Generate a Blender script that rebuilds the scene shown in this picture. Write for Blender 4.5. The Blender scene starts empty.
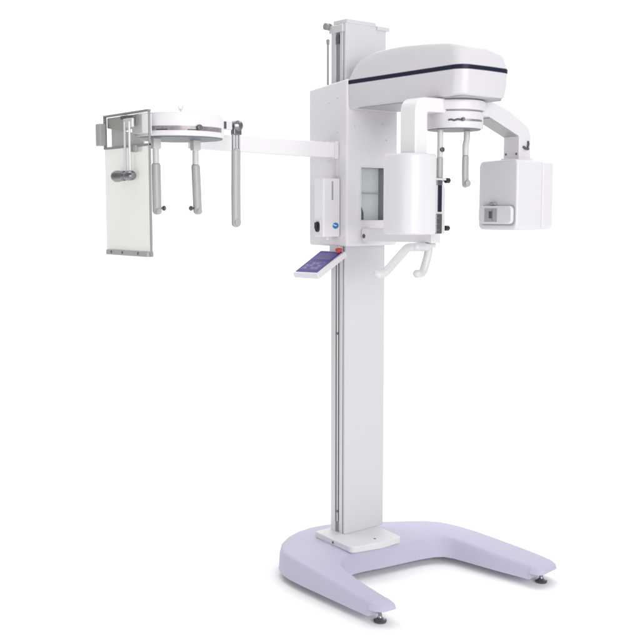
import bpy, bmesh, math, random
from mathutils import Vector, Matrix
random.seed(3)
S = bpy.context.scene
COL = S.collection

# ------------------------------------------------------------------ materials
def mat(name, col, rough=.4, metal=0., spec=.5, coat=0., bump=0., bscale=400., var=.0, vscale=6., alpha=None):
    m = bpy.data.materials.new(name); m.use_nodes = True
    nt = m.node_tree; b = nt.nodes['Principled BSDF']
    b.inputs['Base Color'].default_value = (*col, 1)
    b.inputs['Roughness'].default_value = rough
    b.inputs['Metallic'].default_value = metal
    b.inputs['Specular IOR Level'].default_value = spec
    b.inputs['Coat Weight'].default_value = coat
    tc = nt.nodes.new('ShaderNodeTexCoord')
    if var:
        n = nt.nodes.new('ShaderNodeTexNoise'); n.inputs['Scale'].default_value = vscale; n.inputs['Detail'].default_value = 5
        r = nt.nodes.new('ShaderNodeMapRange')
        r.inputs['From Min'].default_value = .3; r.inputs['From Max'].default_value = .7
        r.inputs['To Min'].default_value = 1 - var; r.inputs['To Max'].default_value = 1 + var
        mx = nt.nodes.new('ShaderNodeVectorMath'); mx.operation = 'SCALE'; mx.inputs[0].default_value = col
        nt.links.new(tc.outputs['Object'], n.inputs['Vector']); nt.links.new(n.outputs['Fac'], r.inputs['Value'])
        nt.links.new(r.outputs['Result'], mx.inputs['Scale']); nt.links.new(mx.outputs[0], b.inputs['Base Color'])
        rr = nt.nodes.new('ShaderNodeMapRange'); rr.inputs['To Min'].default_value = max(rough - .1, .02); rr.inputs['To Max'].default_value = rough + .1
        nt.links.new(n.outputs['Fac'], rr.inputs['Value']); nt.links.new(rr.outputs['Result'], b.inputs['Roughness'])
    if bump:
        n2 = nt.nodes.new('ShaderNodeTexNoise'); n2.inputs['Scale'].default_value = bscale; n2.inputs['Detail'].default_value = 3
        bp = nt.nodes.new('ShaderNodeBump'); bp.inputs['Strength'].default_value = bump; bp.inputs['Distance'].default_value = .0006
        nt.links.new(tc.outputs['Object'], n2.inputs['Vector']); nt.links.new(n2.outputs['Fac'], bp.inputs['Height'])
        nt.links.new(bp.outputs['Normal'], b.inputs['Normal'])
    return m

M = {
 'white':  mat('white_powder_coat', (.68, .66, .69), .42, bump=.08, bscale=900),
 'plastic': mat('white_moulded_plastic', (.65, .63, .66), .42),
 'bright': mat('bright_white_enamel', (.72, .70, .725), .40),
 'darkgrey_bracket': mat('bracket_grey', (.17, .17, .18), .4, metal=.3),
 'undershade': mat('head_underside_shade', (.36, .36, .375), .5),
 'head': mat('pale_grey_plastic', (.60, .58, .61), .40),
 'col': mat('white_column_paint', (.565, .56, .585), .40, bump=.08, bscale=900),
 'lilac': mat('lilac_painted_shell', (.44, .425, .545), .55, bump=.15, bscale=500),
 'plate': mat('grey_white_cast_plate', (.60, .60, .62), .42, bump=.12, bscale=600),
 'alu': mat('brushed_aluminium', (.62, .61, .63), .38, metal=.35),
 'steel': mat('polished_steel', (.25, .25, .27), .28, metal=1.),
 'dgrey': mat('dark_grey_metal', (.10, .10, .11), .35, metal=.4, var=.05),
 'groove': mat('groove_grey', (.26, .25, .27), .5, metal=.2),
 'black': mat('black_rubber', (.015, .015, .018), .45),
 'navy': mat('navy_trim', (.006, .008, .03), .45, spec=.3),
 'slot': mat('sensor_window_dark', (.010, .010, .030), .15),
 'rod': mat('grey_frosted_resin', (.37, .37, .36), .34, var=.03, vscale=30),
 'rodw': mat('pale_grey_resin', (.56, .56, .57), .36),
 'under': mat('blue_grey_shaded_underside', (.11, .125, .145), .5),  # blue-grey, darkened so the colour carries shade under disc and drum
 'mirror': mat('grey_inspection_glass', (.50, .53, .54), .12, spec=.6),
 'mirror_d': mat('dark_reveal', (.25, .26, .27), .3),
 'red': mat('red_button', (.50, .02, .02), .3, coat=.4),
 'blue': mat('blue_emblem', (.02, .17, .52), .3),
 'scale': mat('scale_strip_grey', (.26, .24, .26), .35, metal=.3, var=.25, vscale=60),
 'coll': mat('collimator_grey', (.33, .34, .34), .4),
}
def acrylic(lo, hi):
    m = bpy.data.materials.new('acrylic_sheet'); m.use_nodes = True
    nt = m.node_tree; b = nt.nodes['Principled BSDF']; out = nt.nodes['Material Output']
    b.inputs['Base Color'].default_value = (.78, .785, .755, 1); b.inputs['Roughness'].default_value = .42
    t = nt.nodes.new('ShaderNodeBsdfTransparent'); t.inputs['Color'].default_value = (.95, .955, .94, 1)
    mx = nt.nodes.new('ShaderNodeMixShader')
    tc = nt.nodes.new('ShaderNodeTexCoord'); n = nt.nodes.new('ShaderNodeTexNoise'); n.inputs['Scale'].default_value = 3
    r = nt.nodes.new('ShaderNodeMapRange'); r.inputs['To Min'].default_value = lo; r.inputs['To Max'].default_value = hi
    nt.links.new(tc.outputs['Object'], n.inputs['Vector']); nt.links.new(n.outputs['Fac'], r.inputs['Value'])
    nt.links.new(r.outputs['Result'], mx.inputs['Fac'])
    nt.links.new(t.outputs[0], mx.inputs[1]); nt.links.new(b.outputs[0], mx.inputs[2]); nt.links.new(mx.outputs[0], out.inputs['Surface'])
    return m
M['acrylic'] = acrylic(.42, .6)
M['clear'] = acrylic(.05, .09)
def screen_mat():
    m = mat('purple_membrane_keypad', (.10, .07, .26), .5, spec=.2)
    nt = m.node_tree; b = nt.nodes['Principled BSDF']
    tc = nt.nodes.new('ShaderNodeTexCoord'); n = nt.nodes.new('ShaderNodeTexNoise'); n.inputs['Scale'].default_value = 18
    cr = nt.nodes.new('ShaderNodeValToRGB')
    cr.color_ramp.elements[0].position = .35; cr.color_ramp.elements[0].color = (.06, .04, .21, 1)
    cr.color_ramp.elements[1].position = .7; cr.color_ramp.elements[1].color = (.10, .075, .27, 1)
    nt.links.new(tc.outputs['Object'], n.inputs['Vector']); nt.links.new(n.outputs['Fac'], cr.inputs['Fac']); nt.links.new(cr.outputs[0], b.inputs['Base Color'])
    return m
M['screen'] = screen_mat()
M['keylight'] = mat('muted_violet_key', (.22, .18, .36), .5, spec=.2)
M['key'] = mat('pale_purple_key', (.13, .10, .27), .5, spec=.2)

# ------------------------------------------------------------------ helpers
def wpos(o):
    v = Vector(o.location)
    while o.parent: o = o.parent; v += Vector(o.location)
    return v
def link(name, bm, m, parent, smooth=True, wn=True, label=None):
    me = bpy.data.meshes.new(name)
    bmesh.ops.recalc_face_normals(bm, faces=bm.faces)
    c = sum((v.co for v in bm.verts), Vector()) / len(bm.verts)
    bmesh.ops.translate(bm, verts=bm.verts, vec=-c)
    bm.to_mesh(me); bm.free()
    o = bpy.data.objects.new(name, me); COL.objects.link(o)
    for k in (m if isinstance(m, (list, tuple)) else [m]): me.materials.append(M[k])
    if smooth:
        for p in me.polygons: p.use_smooth = True
        me.set_sharp_from_angle(angle=math.radians(38))
        if wn:
            w = o.modifiers.new('wn', 'WEIGHTED_NORMAL'); w.keep_sharp = True
    if parent:
        o.parent = parent; o.location = c - wpos(parent)
    else: o.location = c
    if label: o['label'] = label
    return o
def bev(bm, w, seg=3, ang=30, edges=None):
    if w <= 0: return
    es = edges or [e for e in bm.edges if len(e.link_faces) == 2 and e.calc_face_angle(0) > math.radians(ang)]
    bmesh.ops.bevel(bm, geom=es, offset=w, segments=seg, profile=.5, affect='EDGES', clamp_overlap=True)
def add_box(bm, x0, x1, y0, y1, z0, z1, b=0, seg=3):
    t = bmesh.new()
    vs = [t.verts.new((x, y, z)) for x in (x0, x1) for y in (y0, y1) for z in (z0, z1)]
    for f in ((0,1,3,2),(4,6,7,5),(0,4,5,1),(2,3,7,6),(0,2,6,4),(1,5,7,3)): t.faces.new([vs[i] for i in f])
    bmesh.ops.recalc_face_normals(t, faces=t.faces)
    bev(t, b, seg); merge(bm, t)
def merge(bm, t):
    me = bpy.data.meshes.new('tmp'); t.to_mesh(me); t.free(); bm.from_mesh(me); bpy.data.meshes.remove(me)
def box(name, x0, x1, y0, y1, z0, z1, m, parent, b=.003, seg=3, label=None):
    bm = bmesh.new(); add_box(bm, x0, x1, y0, y1, z0, z1, b, seg); return link(name, bm, m, parent, label=label)
def add_prism(bm, pts, axis, a, c, b=0, seg=3):
    """pts: 2-D outline in the plane normal to axis, extruded from a to c"""
    t = bmesh.new()
    def P(p, h): return {'X': (h, p[0], p[1]), 'Y': (p[0], h, p[1]), 'Z': (p[0], p[1], h)}[axis]
    lo = [t.verts.new(P(p, a)) for p in pts]; hi = [t.verts.new(P(p, c)) for p in pts]; n = len(pts)
    t.faces.new(lo); t.faces.new(hi)
    for i in range(n): t.faces.new((lo[i], lo[(i+1) % n], hi[(i+1) % n], hi[i]))
    bmesh.ops.recalc_face_normals(t, faces=t.faces)
    bev(t, b, seg, ang=50); merge(bm, t)
def rrect(x0, x1, y0, y1, r, n=6):
    out = []
    for cx, cy, a0 in ((x1-r, y1-r, 0), (x0+r, y1-r, 90), (x0+r, y0+r, 180), (x1-r, y0+r, 270)):
        for i in range(n+1):
            a = math.radians(a0 + 90*i/n); out.append((cx + r*math.cos(a), cy + r*math.sin(a)))
    return out
def fillet(pts, rs, n=7):
    out = []; N = len(pts)
    for i in range(N):
        p = Vector(pts[i]); r = rs[i] if isinstance(rs, (list, tuple)) else rs
        if r <= 0: out.append(tuple(p)); continue
        a = (Vector(pts[i-1]) - p); c = (Vector(pts[(i+1) % N]) - p)
        la, lc = a.length, c.length; a.normalize(); c.normalize()
        ang = a.angle(c); d = min(r / math.tan(ang/2), la*.49, lc*.49)
        p0 = p + a*d; p1 = p + c*d
        for k in range(n+1):
            t = k/n; out.append(tuple(p0*(1-t)**2 + p*2*t*(1-t) + p1*t*t))
    return out
def lathe(bm, p0, axis, prof, n=32):
    """prof: list of (distance along axis, radius)"""
    ax = Vector(axis).normalized(); u = ax.orthogonal().normalized(); w = ax.cross(u); p0 = Vector(p0)
    t = bmesh.new(); rings = []
    for d, r in prof:
        if r < 1e-6: rings.append([t.verts.new(p0 + ax*d)])
        else: rings.append([t.verts.new(p0 + ax*d + (u*math.cos(2*math.pi*i/n) + w*math.sin(2*math.pi*i/n))*r) for i in range(n)])
    for A, B in zip(rings, rings[1:]):
        if len(A) == 1 and len(B) == 1: continue
        for i in range(n):
            j = (i+1) % n
            if len(A) == 1: t.faces.new((A[0], B[i], B[j]))
            elif len(B) == 1: t.faces.new((A[i], A[j], B[0]))
            else: t.faces.new((A[i], A[j], B[j], B[i]))
    for R in (rings[0], rings[-1]):
        if len(R) > 1: t.faces.new(R)
    bmesh.ops.recalc_face_normals(t, faces=t.faces); merge(bm, t)
def cyl(bm, p0, p1, r, b=.001, n=32):
    p0 = Vector(p0); p1 = Vector(p1); L = (p1-p0).length
    lathe(bm, p0, p1-p0, [(0, r-b), (b*.3, r-b*.3), (b, r), (L-b, r), (L-b*.3, r-b*.3), (L, r-b)], n)
def smooth_path(pts, sub=8):
    P = [Vector(p) for p in pts]; P = [P[0]*2-P[1]] + P + [P[-1]*2-P[-2]]; out = []
    for i in range(1, len(P)-2):
        for k in range(sub):
            t = k/sub; a, b, c, d = P[i-1:i+3]
            out.append(.5*((2*b) + (-a+c)*t + (2*a-5*b+4*c-d)*t*t + (-a+3*b-3*c+d)*t**3))
    out.append(P[-2]); return out
def sweep(bm, pts, rx, ry=None, n=16, up=(1, 0, 0), cap=True):
    """sweep an ellipse (rx along up, ry across) with round ends"""
    ry = ry or rx; t = bmesh.new(); rings = []; P = [Vector(p) for p in pts]; up = Vector(up)
    stations = []
    T0 = (P[1]-P[0]).normalized(); T1 = (P[-1]-P[-2]).normalized(); rr = min(rx, ry)
    if cap:
        for k in (0, 1, 2, 3): a = math.radians(90 - 28*k); stations.append((P[0] + T0*(rr*(1-math.sin(a))) , T0, max(math.cos(a), .04)))
        P2 = [q for q in P[1:-1] if (q-P[0]).length > rr*1.02 and (q-P[-1]).length > rr*1.02]
    else: P2 = P
    if not cap: stations = []
    for p in P2:
        k = P.index(p); T = (P[min(k+1, len(P)-1)] - P[max(k-1, 0)]).normalized(); stations.append((p, T, 1))
    if cap:
        for k in (3, 2, 1, 0): a = math.radians(90 - 28*k); stations.append((P[-1] - T1*(rr*(1-math.sin(a))), T1, max(math.cos(a), .04)))
    for p, T, s in stations:
        u = (up - T*up.dot(T)).normalized(); w = T.cross(u)
        rings.append([t.verts.new(p + u*rx*s*math.cos(2*math.pi*i/n) + w*ry*s*math.sin(2*math.pi*i/n)) for i in range(n)])
    for A, B in zip(rings, rings[1:]):
        for i in range(n): t.faces.new((A[i], A[(i+1) % n], B[(i+1) % n], B[i]))
    t.faces.new(rings[0]); t.faces.new(rings[-1])
    bmesh.ops.recalc_face_normals(t, faces=t.faces); merge(bm, t)
def screw(parent, p, axis, r=.005, m='steel'):
    bm = bmesh.new(); a = Vector(axis); p = Vector(p)
    lathe(bm, p - a*.002, a, [(0, r), (.0028, r), (.0036, r*.8), (.0036, r*.45), (.0022, r*.4), (.0022, 0)], 14)
    return link('screw', bm, m, parent)

# ------------------------------------------------------------------ the machine
root = bpy.data.objects.new('dental_xray_machine', None); COL.objects.link(root)
root['label'] = 'white panoramic dental x-ray machine with column, long side arm and lilac U-shaped base'
root['category'] = 'x-ray machine'

# ---- base shell: stations run round the U (outer x,y | inner x,y | top z | bottom z)
ST = [
 (.572,-.285, .575,-.248, .064,.060), (.571,-.291, .5745,-.241, .072,.058), (.566,-.298, .571,-.234, .078,.057), (.550,-.310, .560,-.227, .082,.056), (.520,-.320, .530,-.222, .086,.055), (.509,-.3205, .519,-.2215, .0868,.055),
 (.508,-.3205, .518,-.2215, .0868,.030), (.42,-.322, .43,-.214, .094,.030), (.32,-.322, .34,-.208, .103,.030), (.20,-.322, .262,-.200, .114,.030),
 (.10,-.322, .212,-.186, .121,.030), (.02,-.318, .178,-.163, .124,.030), (-.05,-.305, .158,-.138, .125,.030), (-.11,-.275, .148,-.112, .125,.030),
 (-.165,-.225, .143,-.088, .125,.030), (-.21,-.160, .141,-.060, .125,.030), (-.242,-.085, .143,-.025, .125,.030), (-.256,-.005, .150,.020, .125,.030),
 (-.245,.08, .160,.07, .125,.030), (-.205,.17, .168,.13, .125,.030), (-.15,.26, .175,.19, .125,.030), (-.10,.335, .182,.25, .125,.030),
 (-.055,.405, .192,.30, .125,.030), (-.01,.470, .205,.345, .125,.030), (.055,.525, .228,.378, .124,.030), (.14,.556, .265,.393, .121,.030),
 (.24,.575, .32,.402, .116,.030), (.35,.588, .40,.412, .108,.030), (.46,.600, .49,.424, .099,.030), (.56,.608, .58,.440, .091,.030),
 (.625,.606, .640,.449, .0862,.030), (.626,.606, .641,.449, .0862,.055), (.650,.600, .664,.455, .084,.055), (.670,.590, .684,.462, .080,.056), (.680,.578, .692,.474, .075,.058), (.684,.565, .695,.488, .066,.060),
]
def base_mesh():
    bm = bmesh.new(); rings = []
    for ox, oy, ix, iy, zt, zb in ST:
        o = Vector((ox, oy)); i = Vector((ix, iy)); d = (i - o); L = d.length; d.normalize(); sec = []
        h = zt - .03
        # flared skirt, rounded shoulder, gently crowned top
        g = min(1, (zt-zb)/.045); w = min(1, L/.105)
        prof = [(0, zb), (.002, zb + (zt-zb)*.2), (.005*w, zt - .022*g), (.008*w, zt - .011*g), (.013*w, zt - .0045*g), (.020*w, zt - .0012*g), (.032*w, zt)]
        for s, z in prof: sec.append((o + d*s, z))
        sec.append(((o+i)/2, zt + .0015))
        for s, z in reversed(prof): sec.append((i - d*s*1.0, z))
        rings.append([bm.verts.new((p.x, p.y, max(z, zb))) for p, z in sec])
    for A, B in zip(rings, rings[1:]):
        for k in range(len(A)-1): bm.faces.new((A[k], B[k], B[k+1], A[k+1]))
        bm.faces.new((A[-1], B[-1], B[0], A[0]))
    for A in (rings[0], rings[-1]): bm.faces.new(A)
    return bm
bb = base_mesh()
bmesh.ops.remove_doubles(bb, verts=bb.verts, dist=1e-5)
base = link('base', bb, 'lilac', root, wn=False)
for p in base.data.polygons: pass
for fx, fy in ((.522, -.270), (.638, .531)):
    bm = bmesh.new()
    lathe(bm, (fx, fy, 0), (0, 0, 1), [(0, .0235), (.003, .025), (.0075, .025), (.009, .022)], 36)
    ft = link('levelling_foot', bm, 'dgrey', base)
    bm = bmesh.new(); lathe(bm, (fx, fy, .008), (0, 0, 1), [(0, .0215), (.002, .0205), (.006, .013), (.011, .0085), (.020, .0075)], 30); cyl(bm, (fx, fy, .024), (fx, fy, .060), .0065)
    cyl(bm, (fx, fy, .040), (fx, fy, .047), .0115, n=6)
    link('foot_stem', bm, 'steel', base)
# support pads out of sight under the back of the base
for fx, fy in ((-.17, 0.0), (-.02, .40)):
    bm = bmesh.new(); lathe(bm, (fx, fy, 0), (0, 0, 1), [(0, .026), (.0085, .0275), (.011, .024), (.021, .0105), (.034, .010)], 30)
    link('levelling_foot', bm, 'dgrey', base)

# ---- mounting plate under the column
bm = bmesh.new()
add_prism(bm, fillet([(-.115,-.075), (.150,-.092), (.180,.05), (.176,.168), (-.115,.205)], [.012,.03,.10,.02,.012]), 'Z', .1252, .152, .004)
mp = link('mounting_plate', bm, 'plate', root)
screw(mp, (.02, -.0845, .139), (0, -1, 0), .006); screw(mp, (.125, .06, .152), (0, 0, 1), .006)

# ---- column
ZT = 2.304
column = box('column', -.080, -.014, .006, .214, .150, ZT - .004, 'alu', root, .002)
fc = box('front_cover', -.0135, 0, -.002, .222, .1515, ZT, 'col', column, .003)
box('back_cover', -.092, -.0805, .004, .216, .151, ZT - .003, 'col', column, .002)
for x0, x1 in ((-.0895, -.062), (-.034, -.0165)):
    box('guide_rail', x0, x1, -.006, .0055, .151, ZT - .001, 'alu', column, .0015)
box('guide_groove', -.0615, -.0345, .0005, .0055, .153, ZT - .002, 'groove', column, .0005)
bm = bmesh.new(); cyl(bm, (-.048, -.003, .20), (-.048, -.003, 1.40), .0032, n=12); link('cable', bm, 'alu', column)
for z in (.245, 1.02): screw(column, (-.048, -.006, z), (0, -1, 0), .006)
bm = bmesh.new(); add_box(bm, -.088, -.002, .004, .165, ZT, 2.322, .002); add_box(bm, -.012, .006, .165, .236, ZT - .012, ZT + .004, .001)
link('top_cap', bm, 'col', column)
box('pulley_block', -.052, -.040, -.010, .001, 2.225, 2.262, 'dgrey', column, .002)
bm = bmesh.new(); add_box(bm, -.098, -.012, -.012, .004, 2.270, 2.300, .002); link('crossbar', bm, 'alu', column)
bm = bmesh.new(); lathe(bm, (-.104, -.030, 2.300), (0, 1, 0), [(0, .006), (.002, .014), (.014, .015), (.016, .009), (.022, .009), (.024, .015), (.034, .013), (.034, 0)], 28)
link('pulley', bm, 'groove', column)
bm = bmesh.new(); cyl(bm, (-.104, -.012, 1.95), (-.104, -.012, 2.235), .0042, n=14); lathe(bm, (-.104, -.012, 2.228), (0, 0, 1), [(0, .006), (.018, .0075), (.022, .003)], 16)
link('lift_rod', bm, 'groove', column)

# ---- carriage (box riding on the column) with an opening at the front
def carriage_mesh():
    bm = bmesh.new()
    X0, X1, Y0, Y1, ZB = -.210, .040, -.030, .256, 1.392
    wy0, wy1, wz0, wz1, wd = .048, .178, 1.500, 1.718, .036
    # shell with a sloping top
    v = {}
    for x, zt in ((X0, 2.050), (X1, 2.074)):
        for y in (Y0, Y1): v[x, y, 0] = bm.verts.new((x, y, ZB)); v[x, y, 1] = bm.verts.new((x, y, zt))
    F = lambda *k: bm.faces.new([v[q] for q in k])
    F((X0,Y0,0),(X0,Y1,0),(X0,Y1,1),(X0,Y0,1)); F((X0,Y0,0),(X1,Y0,0),(X1,Y0,1),(X0,Y0,1)); F((X0,Y1,0),(X1,Y1,0),(X1,Y1,1),(X0,Y1,1))
    F((X0,Y0,0),(X1,Y0,0),(X1,Y1,0),(X0,Y1,0)); F((X0,Y0,1),(X1,Y0,1),(X1,Y1,1),(X0,Y1,1))
    ff = F((X1,Y0,0),(X1,Y1,0),(X1,Y1,1),(X1,Y0,1))
    bmesh.ops.recalc_face_normals(bm, faces=bm.faces)
    es = [e for e in bm.edges]
    bmesh.ops.bevel(bm, geom=es, offset=.010, segments=4, profile=.5, affect='EDGES')
    # cut the opening into the front face
    front = max((f for f in bm.faces if f.normal.x > .99), key=lambda f: f.calc_area())
    fv = list(front.verts); bm.faces.remove(front)
    ys = [q.co.y for q in fv]; fv.sort(key=lambda q: math.atan2(q.co.z - 1.6, q.co.y - .11))
    hole = [bm.verts.new((X1, y, z)) for y, z in ((wy0, wz0), (wy1, wz0), (wy1, wz1), (wy0, wz1))]
    hole.sort(key=lambda q: math.atan2(q.co.z - 1.6, q.co.y - .11))
    for i in range(4): bm.faces.new((fv[i], fv[(i+1) % 4], hole[(i+1) % 4], hole[i]))
    back = [bm.verts.new((X1 - wd, h.co.y, h.co.z)) for h in hole]
    for i in range(4):
        f = bm.faces.new((hole[i], hole[(i+1) % 4], back[(i+1) % 4], back[i])); f.material_index = 1
    f = bm.faces.new(back); f.material_index = 2
    return bm
car = link('carriage', carriage_mesh(), ['white', 'mirror_d', 'mirror'], root)
bm = bmesh.new()   # raised lip round the opening
for a in ((.0435, .048, 1.494, 1.724), (.178, .1825, 1.494, 1.724)): add_box(bm, .038, .0425, a[0], a[1], a[2], a[3], .001)
for a in ((1.494, 1.4998), (1.7182, 1.724)): add_box(bm, .038, .0425, .0482, .1778, a[0], a[1], .001)
link('window_frame', bm, 'plastic', car)
box('shelf', .006, .012, .050, .176, 1.610, 1.614, 'coll', car, .0005)
bm = bmesh.new(); add_prism(bm, fillet([(.052,1.502),(.078,1.502),(.078,1.53),(.066,1.556),(.052,1.556)], [0,0,.008,.02,0]), 'X', .006, .024, .001); link('cable_clip', bm, 'dgrey', car)
for p in ((.040, .012, 1.885), (.040, .168, 1.90), (.040, .19, 1.835)): screw(car, p, (1, 0, 0), .0044, 'alu')
for p in ((-.02, -.030, 2.0), (-.10, -.030, 1.44), (-.02,-.030,1.86), (-.10, -.030, 1.83), (-.075,-.030,1.985)): screw(car, p, (0, -1, 0), .0034, 'alu')
box('cable_channel', -.030, -.018, -.0345, -.0295, 1.68, 1.757, 'plastic', car, .001)

# ---- overhead head housing
HX0, HX1, HY0, HY1 = .041, .668, -.022, .254
def outline(inf, ins, n=18):
    """half outline (x, half width) from back to front centre, inf = front inset, ins = side inset"""
    hw = (HY1-HY0)/2 - ins; x1 = HX1 - inf; r = .050; out = []
    for i in range(n+1): out.append((HX0 + (x1-r-HX0)*i/n, hw))
    for i in range(1, 10):
        a = math.radians(90 - 10*i); out.append((x1 - r + r*math.cos(a), hw - r + r*math.sin(a)))
    for k in (.7, .4, .15): out.append((x1 + .004*(1-k), (hw-r)*k))
    return out
def ztop(x, t):
    import bisect
    T = [(.041,2.072),(.050,2.098),(.077,2.126),(.10,2.140),(.132,2.152),(.17,2.161),(.209,2.166),(.28,2.169),(.351,2.169),(.46,2.163),(.56,2.154),(.62,2.145),(.67,2.135)]
    for (xa, za), (xb, zb) in zip(T, T[1:]):
        if x <= xb: z = za + (zb-za)*(x-xa)/(xb-xa); break
    else: z = T[-1][1]
    return z - .026*max(0, t)*max(0, min(1, (x-.2)/.4)) - .0  # far side falls away
def zbot(x):
    d = max(0, 1 - (x-HX0)/.06); return 1.956 - .006*d*d
def head_mesh():
    bm = bmesh.new(); yc = (HY0+HY1)/2; rings = []
    LV = [('b', 0, .028, .020), ('b', .003, .016, .010), ('b', .010, .009, .004), ('l', .5, .003, .001), ('s', 2.050, 0, 0), ('s', 2.0525, .0035, .0035), ('s', 2.0655, .0035, .0035), ('s', 2.068, 0, .0),
          ('t', .45, .008, .002), ('t', .84, .014, .004), ('t', .95, .019, .008), ('t', .99, .027, .015), ('t', 1.0, .042, .028)]
    for kind, k, inf, ins in LV:
        h = outline(inf, ins); full = [(x, -w) for x, w in h] + [(x, w) for x, w in reversed(h)]
        ring = []
        for x, w in full:
            if kind == 'b': z = zbot(x) + k
            elif kind == 'l': z = (zbot(x) + 2.05)/2
            elif kind == 's': z = k
            else: z = 2.068 + (ztop(x, w/.13) - 2.068)*k
            ring.append(bm.verts.new((x, yc + w, z)))
        rings.append(ring)
    n = len(rings[0])
    for A, B in zip(rings, rings[1:]):
        for i in range(n): bm.faces.new((A[i], A[(i+1) % n], B[(i+1) % n], B[i]))
    for R in (rings[0], rings[-1]):
        for i in range(n//2 - 1): bm.faces.new((R[i], R[i+1], R[n-2-i], R[n-1-i]))
    return bm
head = link('head_housing', head_mesh(), 'head', root, wn=False)
def stripe_mesh():
    bm = bmesh.new(); yc = (HY0+HY1)/2; R = []
    for z, off in ((2.0527, .0045), (2.0527, -.0012), (2.0653, -.0012), (2.0653, .0045)):
        h = outline(off, off); full = [(x, -w) for x, w in h] + [(x, w) for x, w in reversed(h)]
        R.append([bm.verts.new((x, yc+w, z)) for x, w in full])
    n = len(R[0])
    for k in range(4):
        A, B = R[k], R[(k+1) % 4]
        for i in range(n-1): bm.faces.new((A[i], A[i+1], B[i+1], B[i]))
    return bm
link('trim_stripe', stripe_mesh(), 'navy', head, wn=False)

bm = bmesh.new(); add_prism(bm, fillet([(.075,-.004),(.650,-.004),(.650,.236),(.075,.236)], [.01,.04,.04,.01]), 'Z', 1.9525, 1.9575, .001); link('underside_shade_sheet', bm, 'undershade', head)  # added grey sheet, stands in for shade under the head
# ---- rotating gantry
HXc, HYc = .512, .104
bm = bmesh.new()
lathe(bm, (HXc, HYc, 1.912), (0, 0, 1), [(0, .108), (.002, .117), (.006, .119), (.028, .119), (.036, .116), (.040, .104), (.050, .100)], 64)
hub = link('rotor_hub', bm, 'plastic', root)
bm = bmesh.new()   # arch carrying the detector
p = fillet([(.05,1.954), (-.147,1.950), (-.147,1.735), (-.084,1.735), (-.084,1.899), (.05,1.901)], [0,.052,0,0,.012,0])
add_prism(bm, p, 'X', .478, .560, .006)
arch = link('detector_arm', bm, 'bright', root)
bm = bmesh.new()
p = fillet([(.19,1.968),(.285,1.955),(.370,1.929),(.482,1.873),(.500,1.842),(.500,1.738),(.428,1.738),(.428,1.834),(.250,1.900),(.19,1.902)], [0,.05,.06,.03,.04,0,0,.012,.02,0])
add_prism(bm, p, 'X', .478, .560, .004)
tarm = link('tube_arm', bm, 'plastic', root)
bm = bmesh.new()
add_prism(bm, [(.256,1.8970),(.424,1.8350),(.4235,1.8325),(.2555,1.8945)], 'X', .482, .556, .0004)
link('arm_shade_strip', bm, 'coll', tarm)  # added grey strip, paints the shade beneath the sloping tube arm
box('arm_collar', .470, .567, .420, .508, 1.734, 1.750, 'plastic', tarm, .004)
bm = bmesh.new(); sweep(bm, [(.563,.478,1.818),(.566,.478,1.805),(.566,.474,1.79)], .004, n=10); sweep(bm, [(.564,.448,1.796),(.568,.455,1.788),(.568,.470,1.785),(.566,.480,1.786)], .005, n=10)
link('latch', bm, 'dgrey', tarm)
for yy, xx in ((.428,.492),(.428,.546)): screw(tarm, (xx, yy, 1.765), (0,-1,0), .005)

# ---- detector housing
def superel(cx, cy, a, b, n, N=72):
    out = []
    for i in range(N):
        t = 2*math.pi*i/N; c, s = math.cos(t), math.sin(t)
        out.append((cx + a*math.copysign(abs(c)**(2/n), c), cy + b*math.copysign(abs(s)**(2/n), s)))
    return out
def stack(levels, m):
    bm = bmesh.new(); rings = [[bm.verts.new((x, y, z)) for x, y in pts] for z, pts in levels]; n = len(rings[0])
    for A, B in zip(rings, rings[1:]):
        for i in range(n): bm.faces.new((A[i], A[(i+1) % n], B[(i+1) % n], B[i]))
    bm.faces.new(rings[0]); bm.faces.new(rings[-1]); return bm
def det_out(d): return superel(.512, -.126, .089-d, .083-d, 3.1)
bm = stack([(1.452, det_out(.012)), (1.4535, det_out(.005)), (1.457, det_out(.001)), (1.463, det_out(0)), (1.735, det_out(0)), (1.741, det_out(.001)), (1.7455, det_out(.004)), (1.747, det_out(.010))], None)
det = link('detector_housing', bm, 'plastic', root, wn=False)
bm = bmesh.new(); add_prism(bm, fillet([(-.052,1.452),(.014,1.452),(.014,1.62),(-.002,1.652),(-.052,1.652)], [.004,.006,.03,.02,.004]), 'X', .47, .5585, .003)
sb = link('sensor_bracket', bm, 'rodw', det)
box('sensor_window', .556, .5605, -.027, -.006, 1.535, 1.636, 'slot', det, .001)
for z0, z1 in ((1.634, 1.662), (1.454, 1.528)):
    bm = bmesh.new(); add_box(bm, .552, .5645, -.038, -.008, z0, z1, .002)
    for k in range(3): add_box(bm, .563, .568, -.036, -.020, z0 + (z1-z0)*(.15+.3*k), z0 + (z1-z0)*(.15+.3*k) + .005, .001)
    link('hinge_clamp', bm, 'steel', det)
box('top_bracket', .545, .569, -.046, .008, 1.652, 1.660, 'rodw', det, .002)
for z, y1 in ((1.652, .040), (1.474, .040)):
    bm = bmesh.new(); cyl(bm, (.553, .010, z), (.553, .022, z), .004, n=16); lathe(bm, (.553, .018, z), (0, 1, 0), [(0, .008), (.002, .010), (y1-.022, .010), (y1-.018, .007)], 20)
    link('clamp_knob', bm, 'black', det)

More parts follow.
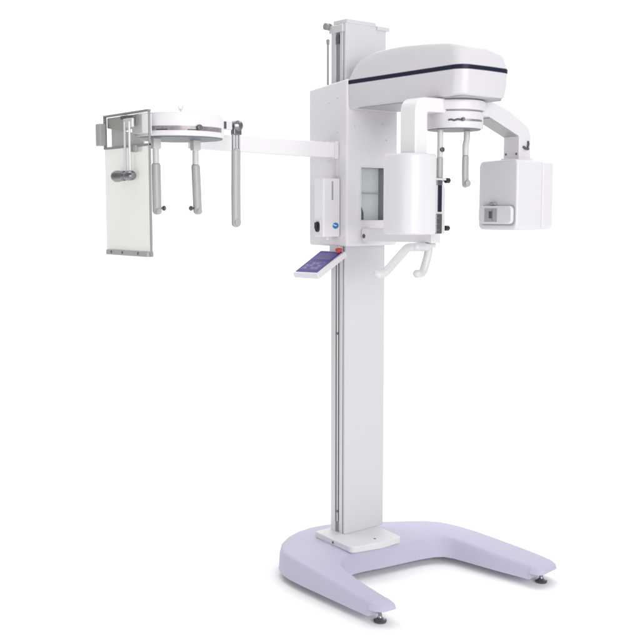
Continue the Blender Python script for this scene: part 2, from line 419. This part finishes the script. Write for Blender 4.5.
# ---- tube head
bm = bmesh.new(); add_prism(bm, fillet([(.409,1.462),(.611,1.462),(.611,1.742),(.409,1.738)], .026), 'Y', .361, .516, .009, 4)
tube = link('tube_head', bm, 'plastic', root)
bm = bmesh.new(); add_prism(bm, fillet([(.411,1.464),(.609,1.464),(.609,1.740),(.411,1.736)], .026), 'Y', .5175, .588, .009, 4)
link('rear_cover', bm, 'plastic', tube)
bm = bmesh.new(); add_prism(bm, rrect(.426,.606,1.480,1.562,.020), 'Y', .3565, .3625, .003); link('collimator_recess', bm, 'coll', tube)
bm = bmesh.new(); add_prism(bm, rrect(.430,.602,1.487,1.559,.018), 'Y', .338, .3568, .005); link('collimator', bm, 'plastic', tube)
bm = bmesh.new(); add_box(bm, .464,.530,.3365,.339,1.495,1.549,.001); link('beam_window', bm, 'coll', tube)
bm = bmesh.new(); add_box(bm, .489,.503,.3345,.337,1.509,1.537,.0008); add_box(bm, .505,.5065,.3355,.337,1.500,1.545,.0003); link('beam_slit', bm, 'dgrey', tube)
bm = bmesh.new(); add_box(bm, .478,.508,.346,.358,1.562,1.571,.001); add_box(bm,.484,.490,.344,.358,1.571,1.575,.001); add_box(bm,.496,.502,.344,.358,1.571,1.575,.001); link('catch', bm, 'coll', tube)

# ---- head support disc with temple rods
bm = bmesh.new()
lathe(bm, (HXc, HYc, 1.846), (0, 0, 1), [(0, .096), (.0, .1035), (.002, .109), (.006, .1105), (.056, .1105), (.061, .109), (.063, .104)], 64)
disc = link('head_support_disc', bm, 'plastic', root)
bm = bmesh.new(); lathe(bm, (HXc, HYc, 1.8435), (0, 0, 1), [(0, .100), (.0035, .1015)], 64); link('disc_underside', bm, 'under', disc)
bm = bmesh.new(); lathe(bm, (HXc, HYc, 1.9085), (0, 0, 1), [(0, .106), (.0040, .106)], 64); link('shadow_gap', bm, 'groove', disc)
def arc_strip(cx, cy, r, a0, a1, z0, z1, th, n=24):
    bm = bmesh.new(); R = []
    for i in range(n+1):
        a = math.radians(a0 + (a1-a0)*i/n); c, s = math.cos(a), math.sin(a)
        R.append([bm.verts.new((cx + q*c, cy + q*s, z)) for q, z in ((r-.001, z0), (r+th, z0), (r+th, z1), (r-.001, z1))])
    for A, B in zip(R, R[1:]):
        for k in range(4): bm.faces.new((A[k], A[(k+1) % 4], B[(k+1) % 4], B[k]))
    bm.faces.new(R[0]); bm.faces.new(R[-1]); return bm
# camera-facing azimuth is about -39 deg
link('scale_strip', arc_strip(HXc, HYc, .1105, -43, 22, 1.8705, 1.878, .0012), 'scale', disc)
def knob_at(cx, cy, r, az, z, R, parent, name='adjusting_knob', m='dgrey'):
    a = math.radians(az); n = Vector((math.cos(a), math.sin(a), 0)); bm = bmesh.new()
    lathe(bm, Vector((cx, cy, z)) + n*(r-.002), n, [(0, R*.5), (.006, R*.5), (.007, R), (.015, R*.95), (.017, R*.6)], 24)
    lathe(bm, Vector((cx, cy, z)) + n*(r+.013), n, [(0, R*.3), (.006, R*.3)], 12)
    return link(name, bm, m, parent)
knob_at(HXc, HYc, .110, -30, 1.876, .007, disc)
bm = bmesh.new(); sweep(bm, smooth_path([(HXc+.111*math.cos(math.radians(a)), HYc+.111*math.sin(math.radians(a)), 1.8735+dz) for a, dz in ((-58,0),(-52,.002),(-46,-.001),(-40,.003),(-34,.001))]), .0035, n=10); link('slide_lever', bm, 'dgrey', disc)
def temple(x, y, ztop, zj, zend, dx, w, parent, plug=None):
    bm = bmesh.new(); sweep(bm, smooth_path([(x, y, ztop), (x, y, ztop-.035), (x, y-dx, zj+.03), (x, y-dx, zj-.004)]), w*.42, w*.5, cap=False)
    r1 = link('temple_rod', bm, 'rodw', parent)
    bm = bmesh.new(); sweep(bm, [(x, y-dx, zj), (x, y-dx, zj-.006), (x, y-dx, (zj+zend)/2), (x, y-dx+.002, zend+.006), (x, y-dx+.002, zend)], w*.40, w*.56)
    lathe(bm, (x+w*.28, y-dx+.002, zend+w*.62), (1, 0, 0), [(0, w*.5), (w*.28, w*.5), (w*.36, w*.35), (w*.36, 0)], 24)
    r2 = link('rod_tip', bm, 'rod', parent)
temple(.512, .176, 1.850, 1.757, 1.628, .006, .027, disc)
bm = bmesh.new(); sweep(bm, [(.512,.030,1.850),(.512,.030,1.83),(.512,.030,1.74)], .011, .0115, cap=False); link('temple_rod', bm, 'rodw', disc)
bm = bmesh.new(); sweep(bm, [(.512,.030,1.745),(.512,.030,1.739),(.512,.030,1.64),(.512,.030,1.63)], .011, .014)
link('rod_tip', bm, 'rod', disc); bm = bmesh.new(); lathe(bm, (.520,.030,1.768), (1,0,0), [(0,.009),(.008,.009),(.010,.006)], 20); link('rod_knob', bm, 'dgrey', disc)

# ---- patient support bar and handles
bm = bmesh.new(); add_prism(bm, fillet([(.041,1.412),(.446,1.416),(.446,1.4655),(.041,1.4675)], [.022,.004,.004,.012]), 'Y', .050, .092, .004)
bar = link('support_bar', bm, 'white', root)
box('bar_end_cap', .4465, .456, .046, .096, 1.414, 1.4665, 'plastic', bar, .003)
bm = bmesh.new(); lathe(bm, (.058, .052, 1.434), (0,-1,0), [(0,.008),(.004,.009),(.006,.004)], 20); link('bar_screw', bm, 'dgrey', bar)
R_ = .0165
bm = bmesh.new(); sweep(bm, smooth_path([(.415,.075,1.398),(.405,.02,1.399),(.398,-.022,1.397),(.398,-.048,1.380),(.398,-.125,1.318),(.396,-.146,1.303),(.39,-.172,1.300),(.385,-.190,1.301)], 7), R_, n=20)
link('handle', bm, 'rodw', bar)
bm = bmesh.new(); sweep(bm, smooth_path([(.415,-.01,1.400),(.412,.05,1.401),(.406,.078,1.397),(.402,.084,1.375),(.400,.066,1.318),(.400,.055,1.300),(.40,.038,1.294),(.398,.010,1.296)], 7), R_, n=20)
link('handle', bm, 'rodw', bar)
box('handle_mount', .385, .43, .045, .10, 1.396, 1.4135, 'rodw', bar, .004)

# ---- control box on the carriage side
bm = bmesh.new(); add_prism(bm, fillet([(-.062,-.0305),(.002,-.0305),(.010,-.128),(-.048,-.132)], [0,.012,.010,.006]), 'Z', 1.432, 1.672, .005, 3)
cb = link('control_box', bm, 'bright', root)
def on_front(name, y0, y1, z0, z1, m, th=.0016, rr=None, off=0.):
    # front face of the box runs from (.002,-.03) to (.010,-.128)
    bm = bmesh.new(); pts = rrect(y0, y1, z0, z1, rr or min(y1-y0, z1-z0)*.3)
    add_prism(bm, pts, 'X', 0, 1, 0)
    for v in bm.verts:
        xs = .002 + (-.03 - v.co.y)/.098*.008; v.co.x = xs + off + (-.002 if v.co.x < .5 else th)
    return link(name, bm, m, cb)
on_front('slot', -.082, -.074, 1.583, 1.660, 'coll')
bm = bmesh.new(); add_prism(bm, superel(-.060, 1.478, .0170, .0125, 2.0, 40), 'X', 0, 1, 0)
for v in bm.verts: v.co.x = .0035 + (-.056 - v.co.y)*.08 + (-.002 if v.co.x < .5 else .002)
emb = link('emblem', bm, 'blue', cb)
bm = bmesh.new()  # pale swoosh across the emblem
add_prism(bm, [(-.080,1.481),(-.070,1.484),(-.061,1.480),(-.052,1.479),(-.060,1.476),(-.070,1.479)], 'X', .0040, .0074, 0)
link('emblem_swoosh', bm, 'plastic', cb)
bm = bmesh.new(); add_box(bm, -.058, -.052, -.124, -.056, 1.440, 1.500, .002); sp = link('socket_plate', bm, 'plastic', cb)
# socket on the left (‑Y) face
def ypl(x): return -.132 + (x + .048)*(.004/.058)
bm = bmesh.new(); add_box(bm, -.046, .000, -.136, -.128, 1.447, 1.505, .003); link('socket_plate', bm, 'plastic', cb)
bm = bmesh.new(); add_prism(bm, superel(-.018, 1.474, .013, .021, 2.6, 30), 'Y', -.142, -.1355, .001); add_box(bm, -.025, -.011, -.150, -.140, 1.465, 1.492, .003); link('power_switch', bm, 'black', cb)
bm = bmesh.new(); cyl(bm, (-.03, -.075, 1.434), (-.03, -.075, 1.418), .010); link('cable_gland', bm, 'white', cb)

# ---- tilted control panel
def panel():
    # corners of the upper face, from pixels measured on the photograph turned into metres
    A = Vector((-.140, -.020, 1.372)); B = Vector((.024, -.020, 1.372)); C_ = Vector((.040, -.186, 1.283)); D_ = Vector((-.120, -.190, 1.281))
    return A, B, C_, D_
A, B, C_, D_ = panel()
nrm = (B-A).cross(D_-A).normalized()
if nrm.z < 0: nrm = -nrm
def quad_slab(name, quad, th, m, parent, b=.002, lift=0.):
    bm = bmesh.new(); t = bmesh.new()
    hi = [t.verts.new(q + nrm*lift) for q in quad]; lo = [t.verts.new(q + nrm*(lift-th)) for q in quad]
    t.faces.new(hi); t.faces.new(lo)
    for i in range(4): t.faces.new((hi[i], hi[(i+1) % 4], lo[(i+1) % 4], lo[i]))
    bmesh.ops.recalc_face_normals(t, faces=t.faces); bev(t, b); merge(bm, t)
    return link(name, bm, m, parent)
def inset(u, v): # bilinear on the panel, u from A to B, v from A to D
    return A*(1-u)*(1-v) + B*u*(1-v) + C_*u*v + D_*(1-u)*v
cp = quad_slab('control_panel', [A, B, C_, D_], .024, 'plastic', root, .005)
quad_slab('keypad', [inset(.05, .05), inset(.92, .05), inset(.92, .93), inset(.05, .93)], .003, 'screen', cp, .0008, lift=.0012)
for v0, v1 in ((.12, .40), (.50, .84)):
    quad_slab('display_field', [inset(.14, v0), inset(.82, v0), inset(.82, v1), inset(.14, v1)], .0006, 'key', cp, 0, lift=.0016)
for j in range(3):
    for i in range(4):
        u0, v0 = .18 + i*.155, .545 + j*.095
        quad_slab('key', [inset(u0, v0), inset(u0+.11, v0), inset(u0+.11, v0+.06), inset(u0, v0+.06)], .0006, 'keylight' if (i+j) % 3 else 'screen', cp, 0, lift=.0021)
bm = bmesh.new(); add_box(bm, -.075, -.012, -.028, -.004, 1.332, 1.394, .003); link('panel_bracket', bm, 'alu', cp)
bm = bmesh.new(); lathe(bm, (-.003, -.036, 1.366), (.1, -.1, 1), [(0, .009), (.006, .009), (.007, .0145), (.013, .0155), (.018, .012), (.020, 0)], 28); link('emergency_stop_button', bm, 'red', cp)

# ---- side arm and its head positioner
bm = bmesh.new()
t = [(-.030,1.757,1.819), (-.25,1.760,1.822), (-.50,1.766,1.826), (-.716,1.771,1.829)]
add_prism(bm, [(a, b) for a, b, c in t] + [(a, c) for a, b, c in reversed(t)], 'X', -.078, -.014, .004)
arm = link('side_arm', bm, 'bright', root)
bm = bmesh.new(); add_box(bm, -.084, -.008, -.050, -.0305, 1.752, 1.824, .003); link('arm_flange', bm, 'white', arm)
DX, DY, DR = .12, -.876, .160
bm = bmesh.new()
lathe(bm, (DX, DY, 1.790), (0, 0, 1), [(0, .150), (.001, DR-.003), (.004, DR), (.074, DR), (.079, DR-.003), (.081, DR-.01)], 80)
drum = link('side_head_support', bm, 'bright', root)
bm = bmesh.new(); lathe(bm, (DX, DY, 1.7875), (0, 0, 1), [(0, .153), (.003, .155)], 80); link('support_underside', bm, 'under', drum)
bm = bmesh.new(); add_box(bm, -.070, .10, -.90, -.70, 1.8600, 1.876, .004); link('top_bridge', bm, 'plastic', drum)
bm = bmesh.new(); add_box(bm, .135, .205, -1.066, -1.028, 1.797, 1.862, .004); link('cassette_bridge', bm, 'plastic', drum)
link('scale_strip', arc_strip(DX, DY, DR, -82, 36, 1.8085, 1.8235, .0014, 48), 'scale', drum)
for az0, az1 in ((-86,-70), (-58,-44), (-20, -4)):
    link('scale_mark', arc_strip(DX, DY, DR+.0014, az0, az1, 1.8095, 1.8125, .0008, 10), 'black', drum)
knob_at(DX, DY, DR, -6, 1.819, .0095, drum)
bm = bmesh.new(); lathe(bm, (DX, DY+.012, 1.884), (0,0,1), [(0,.004),(.012,.004)], 12); sweep(bm, [(DX,DY,1.905),(DX,DY+.006,1.892),(DX,DY+.012,1.886),(DX,DY+.018,1.896),(DX,DY+.022,1.908)], .0022, n=8); link('lock_lever', bm, 'rodw', drum)
def ear_rod(y, side, sl):
    bm = bmesh.new(); add_box(bm, DX-.013, DX+.013, y-.015, y+.015, 1.752, 1.790, .003); link('rod_clamp', bm, 'rodw', drum)
    bm = bmesh.new(); sweep(bm, [(DX, y, 1.788), (DX, y, 1.76), (DX, y, 1.700)], .010, .0115, cap=False); link('ear_rod', bm, 'rodw', drum)
    bm = bmesh.new(); sweep(bm, [(DX, y, 1.708), (DX, y, 1.700), (DX, y+sl*.5, 1.62), (DX, y+sl, 1.535), (DX, y+sl, 1.525)], .013, .0165)
    lathe(bm, (DX+.008, y+sl, 1.538), (1,0,0), [(0,.011),(.006,.011),(.009,.008)], 20)
    link('rod_tip', bm, 'rod', drum)
    bm = bmesh.new(); yy = y + sl + side*.012
    lathe(bm, (DX, yy, 1.548), (0, side, 0), [(0, .004), (.010, .004), (.012, .008), (.018, .009), (.022, .005)], 18)
    link('ear_plug', bm, 'dgrey', drum)
ear_rod(-.967, 1, .001); ear_rod(-.806, -1, .006)
bm = bmesh.new(); cyl(bm, (DX, -.70, 1.846), (DX, -.66, 1.846), .013); add_box(bm, DX-.012, DX+.012, -.700, -.655, 1.832, 1.862, .002); link('positioner_slide', bm, 'plastic', drum)
box('slide_stop', DX+.0125, DX+.0145, -.696, -.682, 1.834, 1.860, 'dgrey', drum, .0005)
bm = bmesh.new(); lathe(bm, (DX-.018, -.630, 1.848), (1,0,0), [(0,.014),(.002,.0195),(.034,.0195),(.037,.015),(.040,.008),(.040,0)], 32); add_box(bm, DX-.012, DX+.012, -.647, -.613, 1.815, 1.846, .003)
link('positioner_pivot', bm, 'steel', drum)
bm = bmesh.new()
for yy in (-.645, -.619): cyl(bm, (DX, yy, 1.820), (DX, yy, 1.755), .0042, n=16)
cyl(bm, (DX, -.632, 1.820), (DX, -.632, 1.755), .0030, n=16)
link('positioner_fork', bm, 'steel', drum)
bm = bmesh.new(); sweep(bm, [(DX,-.632,1.768),(DX,-.632,1.760),(DX,-.634,1.60),(DX,-.634,1.495),(DX,-.634,1.478)], .013, .0185)
lathe(bm, (DX+.010,-.634,1.497), (1,0,0), [(0,.0125),(.004,.0125),(.006,.009)], 20)
link('positioner_blade', bm, 'rod', drum)

# ---- cassette holder
PY = -1.08
X0, X1 = -.036, .279
cas = box('cassette_plate', X0+.002, X1-.002, PY-.003, PY+.003, 1.392, 1.7515, 'acrylic', root, .001)
box('clear_window', X0+.0065, X1-.0055, PY-.002, PY+.002, 1.7595, 1.862, 'clear', cas, .0005)
bm = bmesh.new()
add_box(bm, X0, X1, PY-.006, PY+.006, 1.8625, 1.869, .001)
add_box(bm, X0, X1, PY-.006, PY+.006, 1.752, 1.759, .001)
add_box(bm, X1-.004, X1, PY-.004, PY+.004, 1.388, 1.8625, .001)
add_box(bm, X0, X0+.006, PY-.0055, PY+.0055, 1.752, 1.8625, .001)
link('holder_frame', bm, 'groove', cas)
bm = bmesh.new(); add_box(bm, X0+.014, X1-.008, PY-.013, PY+.012, 1.386, 1.404, .003); link('cassette_ledge', bm, 'coll', cas)
for x in (.02, .10, .21): screw(cas, (x, PY-.013, 1.396), (0,-1,0), .0055)
bm = bmesh.new(); add_box(bm, X0-.012, X0+.022, PY-.030, PY-.0065, 1.764, 1.840, .003); link('side_catch', bm, 'coll', cas)
# channel bracket that carries the sliding positioner
bm = bmesh.new(); add_prism(bm, [(X0+.004,1.861),(.185,1.861),(.170,1.826),(.055,1.812),(X0+.004,1.826)], 'Y', PY+.0075, PY+.034, .003); link('channel_bracket', bm, 'coll', cas)
bm = bmesh.new(); add_prism(bm, [(X0+.004,1.824),(.120,1.803),(.195,1.768),(.195,1.758),(X0+.004,1.758)], 'Y', PY+.024, PY+.030, .001); link('channel_flange', bm, 'alu', cas)
bm = bmesh.new(); add_box(bm, .075, .155, PY+.012, PY+.052, 1.826, 1.850, .004); add_box(bm, .105, .150, PY-.014, PY+.02, 1.846, 1.858, .002); link('slide_block', bm, 'dgrey', cas)
bm = bmesh.new(); add_box(bm, .160, .205, PY-.012, PY+.014, 1.735, 1.757, .003); link('stop_block', bm, 'coll', cas)
bm = bmesh.new(); add_box(bm, .135, .197, PY-.020, PY-.010, 1.815, 1.846, .003); link('hanger_clamp', bm, 'alu', cas)
bm = bmesh.new()
for x in (.150, .182): cyl(bm, (x, PY-.022, 1.835), (x, PY-.022, 1.672), .0042, n=16)
link('hanger_rod', bm, 'alu', cas)
bm = bmesh.new(); lathe(bm, (.078, PY-.024, 1.656), (1,0,0), [(0,.013),(.003,.0175),(.010,.0195),(.028,.0195),(.040,.0175),(.055,.0165),(.066,.0165),(.071,.010),(.080,.009),(.084,.0145),(.098,.0165),(.120,.0160),(.128,.012),(.132,.009),(.132,0)], 40)
link('positioning_knob', bm, 'steel', cas)
bm = bmesh.new(); lathe(bm, (.0765, PY-.024, 1.656), (1,0,0), [(0,.006),(.0,.010),(.003,.0105),(.003,0)], 30); link('knob_centre', bm, 'dgrey', cas)

# ------------------------------------------------------------------ studio sweep (floor curving up into a wall) 
f, th, yaw = 1020., math.atan(109/1020.), math.atan(825/1020.)
c, s = math.cos(yaw), math.sin(yaw)
r = Vector((s, c, 0)); dh = Vector((-c, s, 0)); up0 = Vector((0, 0, 1))
CAM = Vector((3.25652603, -2.7726579, 1.53831305))
mw = bpy.data.materials.new('white_studio_paper'); mw.use_nodes = True
b = mw.node_tree.nodes['Principled BSDF']; b.inputs['Base Color'].default_value = (.90, .90, .90, 1); b.inputs['Roughness'].default_value = .8; b.inputs['Specular IOR Level'].default_value = .1
M['paper'] = mw
def sweep_floor():
    bm = bmesh.new(); prof = [(-9, 0), (1.8, 0)]
    R = 1.6
    for i in range(1, 17): a = math.radians(90*i/16); prof.append((1.8 + R*math.sin(a), R*(1-math.cos(a))))
    prof.append((3.4, 6.5)); rows = []
    for d, z in prof: rows.append([bm.verts.new(dh*d + r*w + up0*z) for w in (-9, 9)])
    for A_, B_ in zip(rows, rows[1:]): bm.faces.new((A_[0], A_[1], B_[1], B_[0]))
    return bm
fl = link('floor', sweep_floor(), 'paper', None, wn=False)
fl['kind'] = 'structure'

# ------------------------------------------------------------------ lights
def area(name, loc, target, w, h, power, col=(1, 1, 1)):
    L = bpy.data.lights.new(name, 'AREA'); L.shape = 'RECTANGLE'; L.size = w; L.size_y = h; L.energy = power; L.color = col
    o = bpy.data.objects.new(name, L); COL.objects.link(o); o.location = loc
    o.rotation_euler = (Vector(target) - Vector(loc)).to_track_quat('-Z', 'Y').to_euler(); return o
area('overhead_softbox', dh*.2 + up0*4.2, dh*.2, 6, 6, 70)
area('background_light', dh*.9 + up0*5.0, dh*3.4 + up0*1.2, 8, 1.5, 170)
area('key_softbox', dh*-5.4 + r*2.9 + up0*2.3, up0*1.3, 4.6, 2.8, 245)
area('added_fill', dh*-3.6 + r*-3.6 + up0*.9, up0*.3, 3.0, 1.6, 46)  # added lamp, brightens the left-facing sides and the base
W = bpy.data.worlds.new('World'); S.world = W; W.use_nodes = True
W.node_tree.nodes['Background'].inputs[0].default_value = (1, 1, 1, 1); W.node_tree.nodes['Background'].inputs[1].default_value = .42

# ------------------------------------------------------------------ camera
cam = bpy.data.cameras.new('camera'); co = bpy.data.objects.new('camera', cam); COL.objects.link(co)
fw = dh*math.cos(th) - up0*math.sin(th); up = dh*math.sin(th) + up0*math.cos(th)
co.matrix_world = Matrix(((r.x, up.x, -fw.x, CAM.x), (r.y, up.y, -fw.y, CAM.y), (r.z, up.z, -fw.z, CAM.z), (0, 0, 0, 1)))
cam.sensor_width = 36; cam.lens = 1020/640*36; cam.clip_start = .05; cam.clip_end = 100
S.camera = co
S.view_settings.view_transform = 'Standard'; S.view_settings.look = 'None'; S.view_settings.gamma = 1; S.view_settings.exposure = 0
S.cycles.max_bounces = 10; S.cycles.use_denoising = True
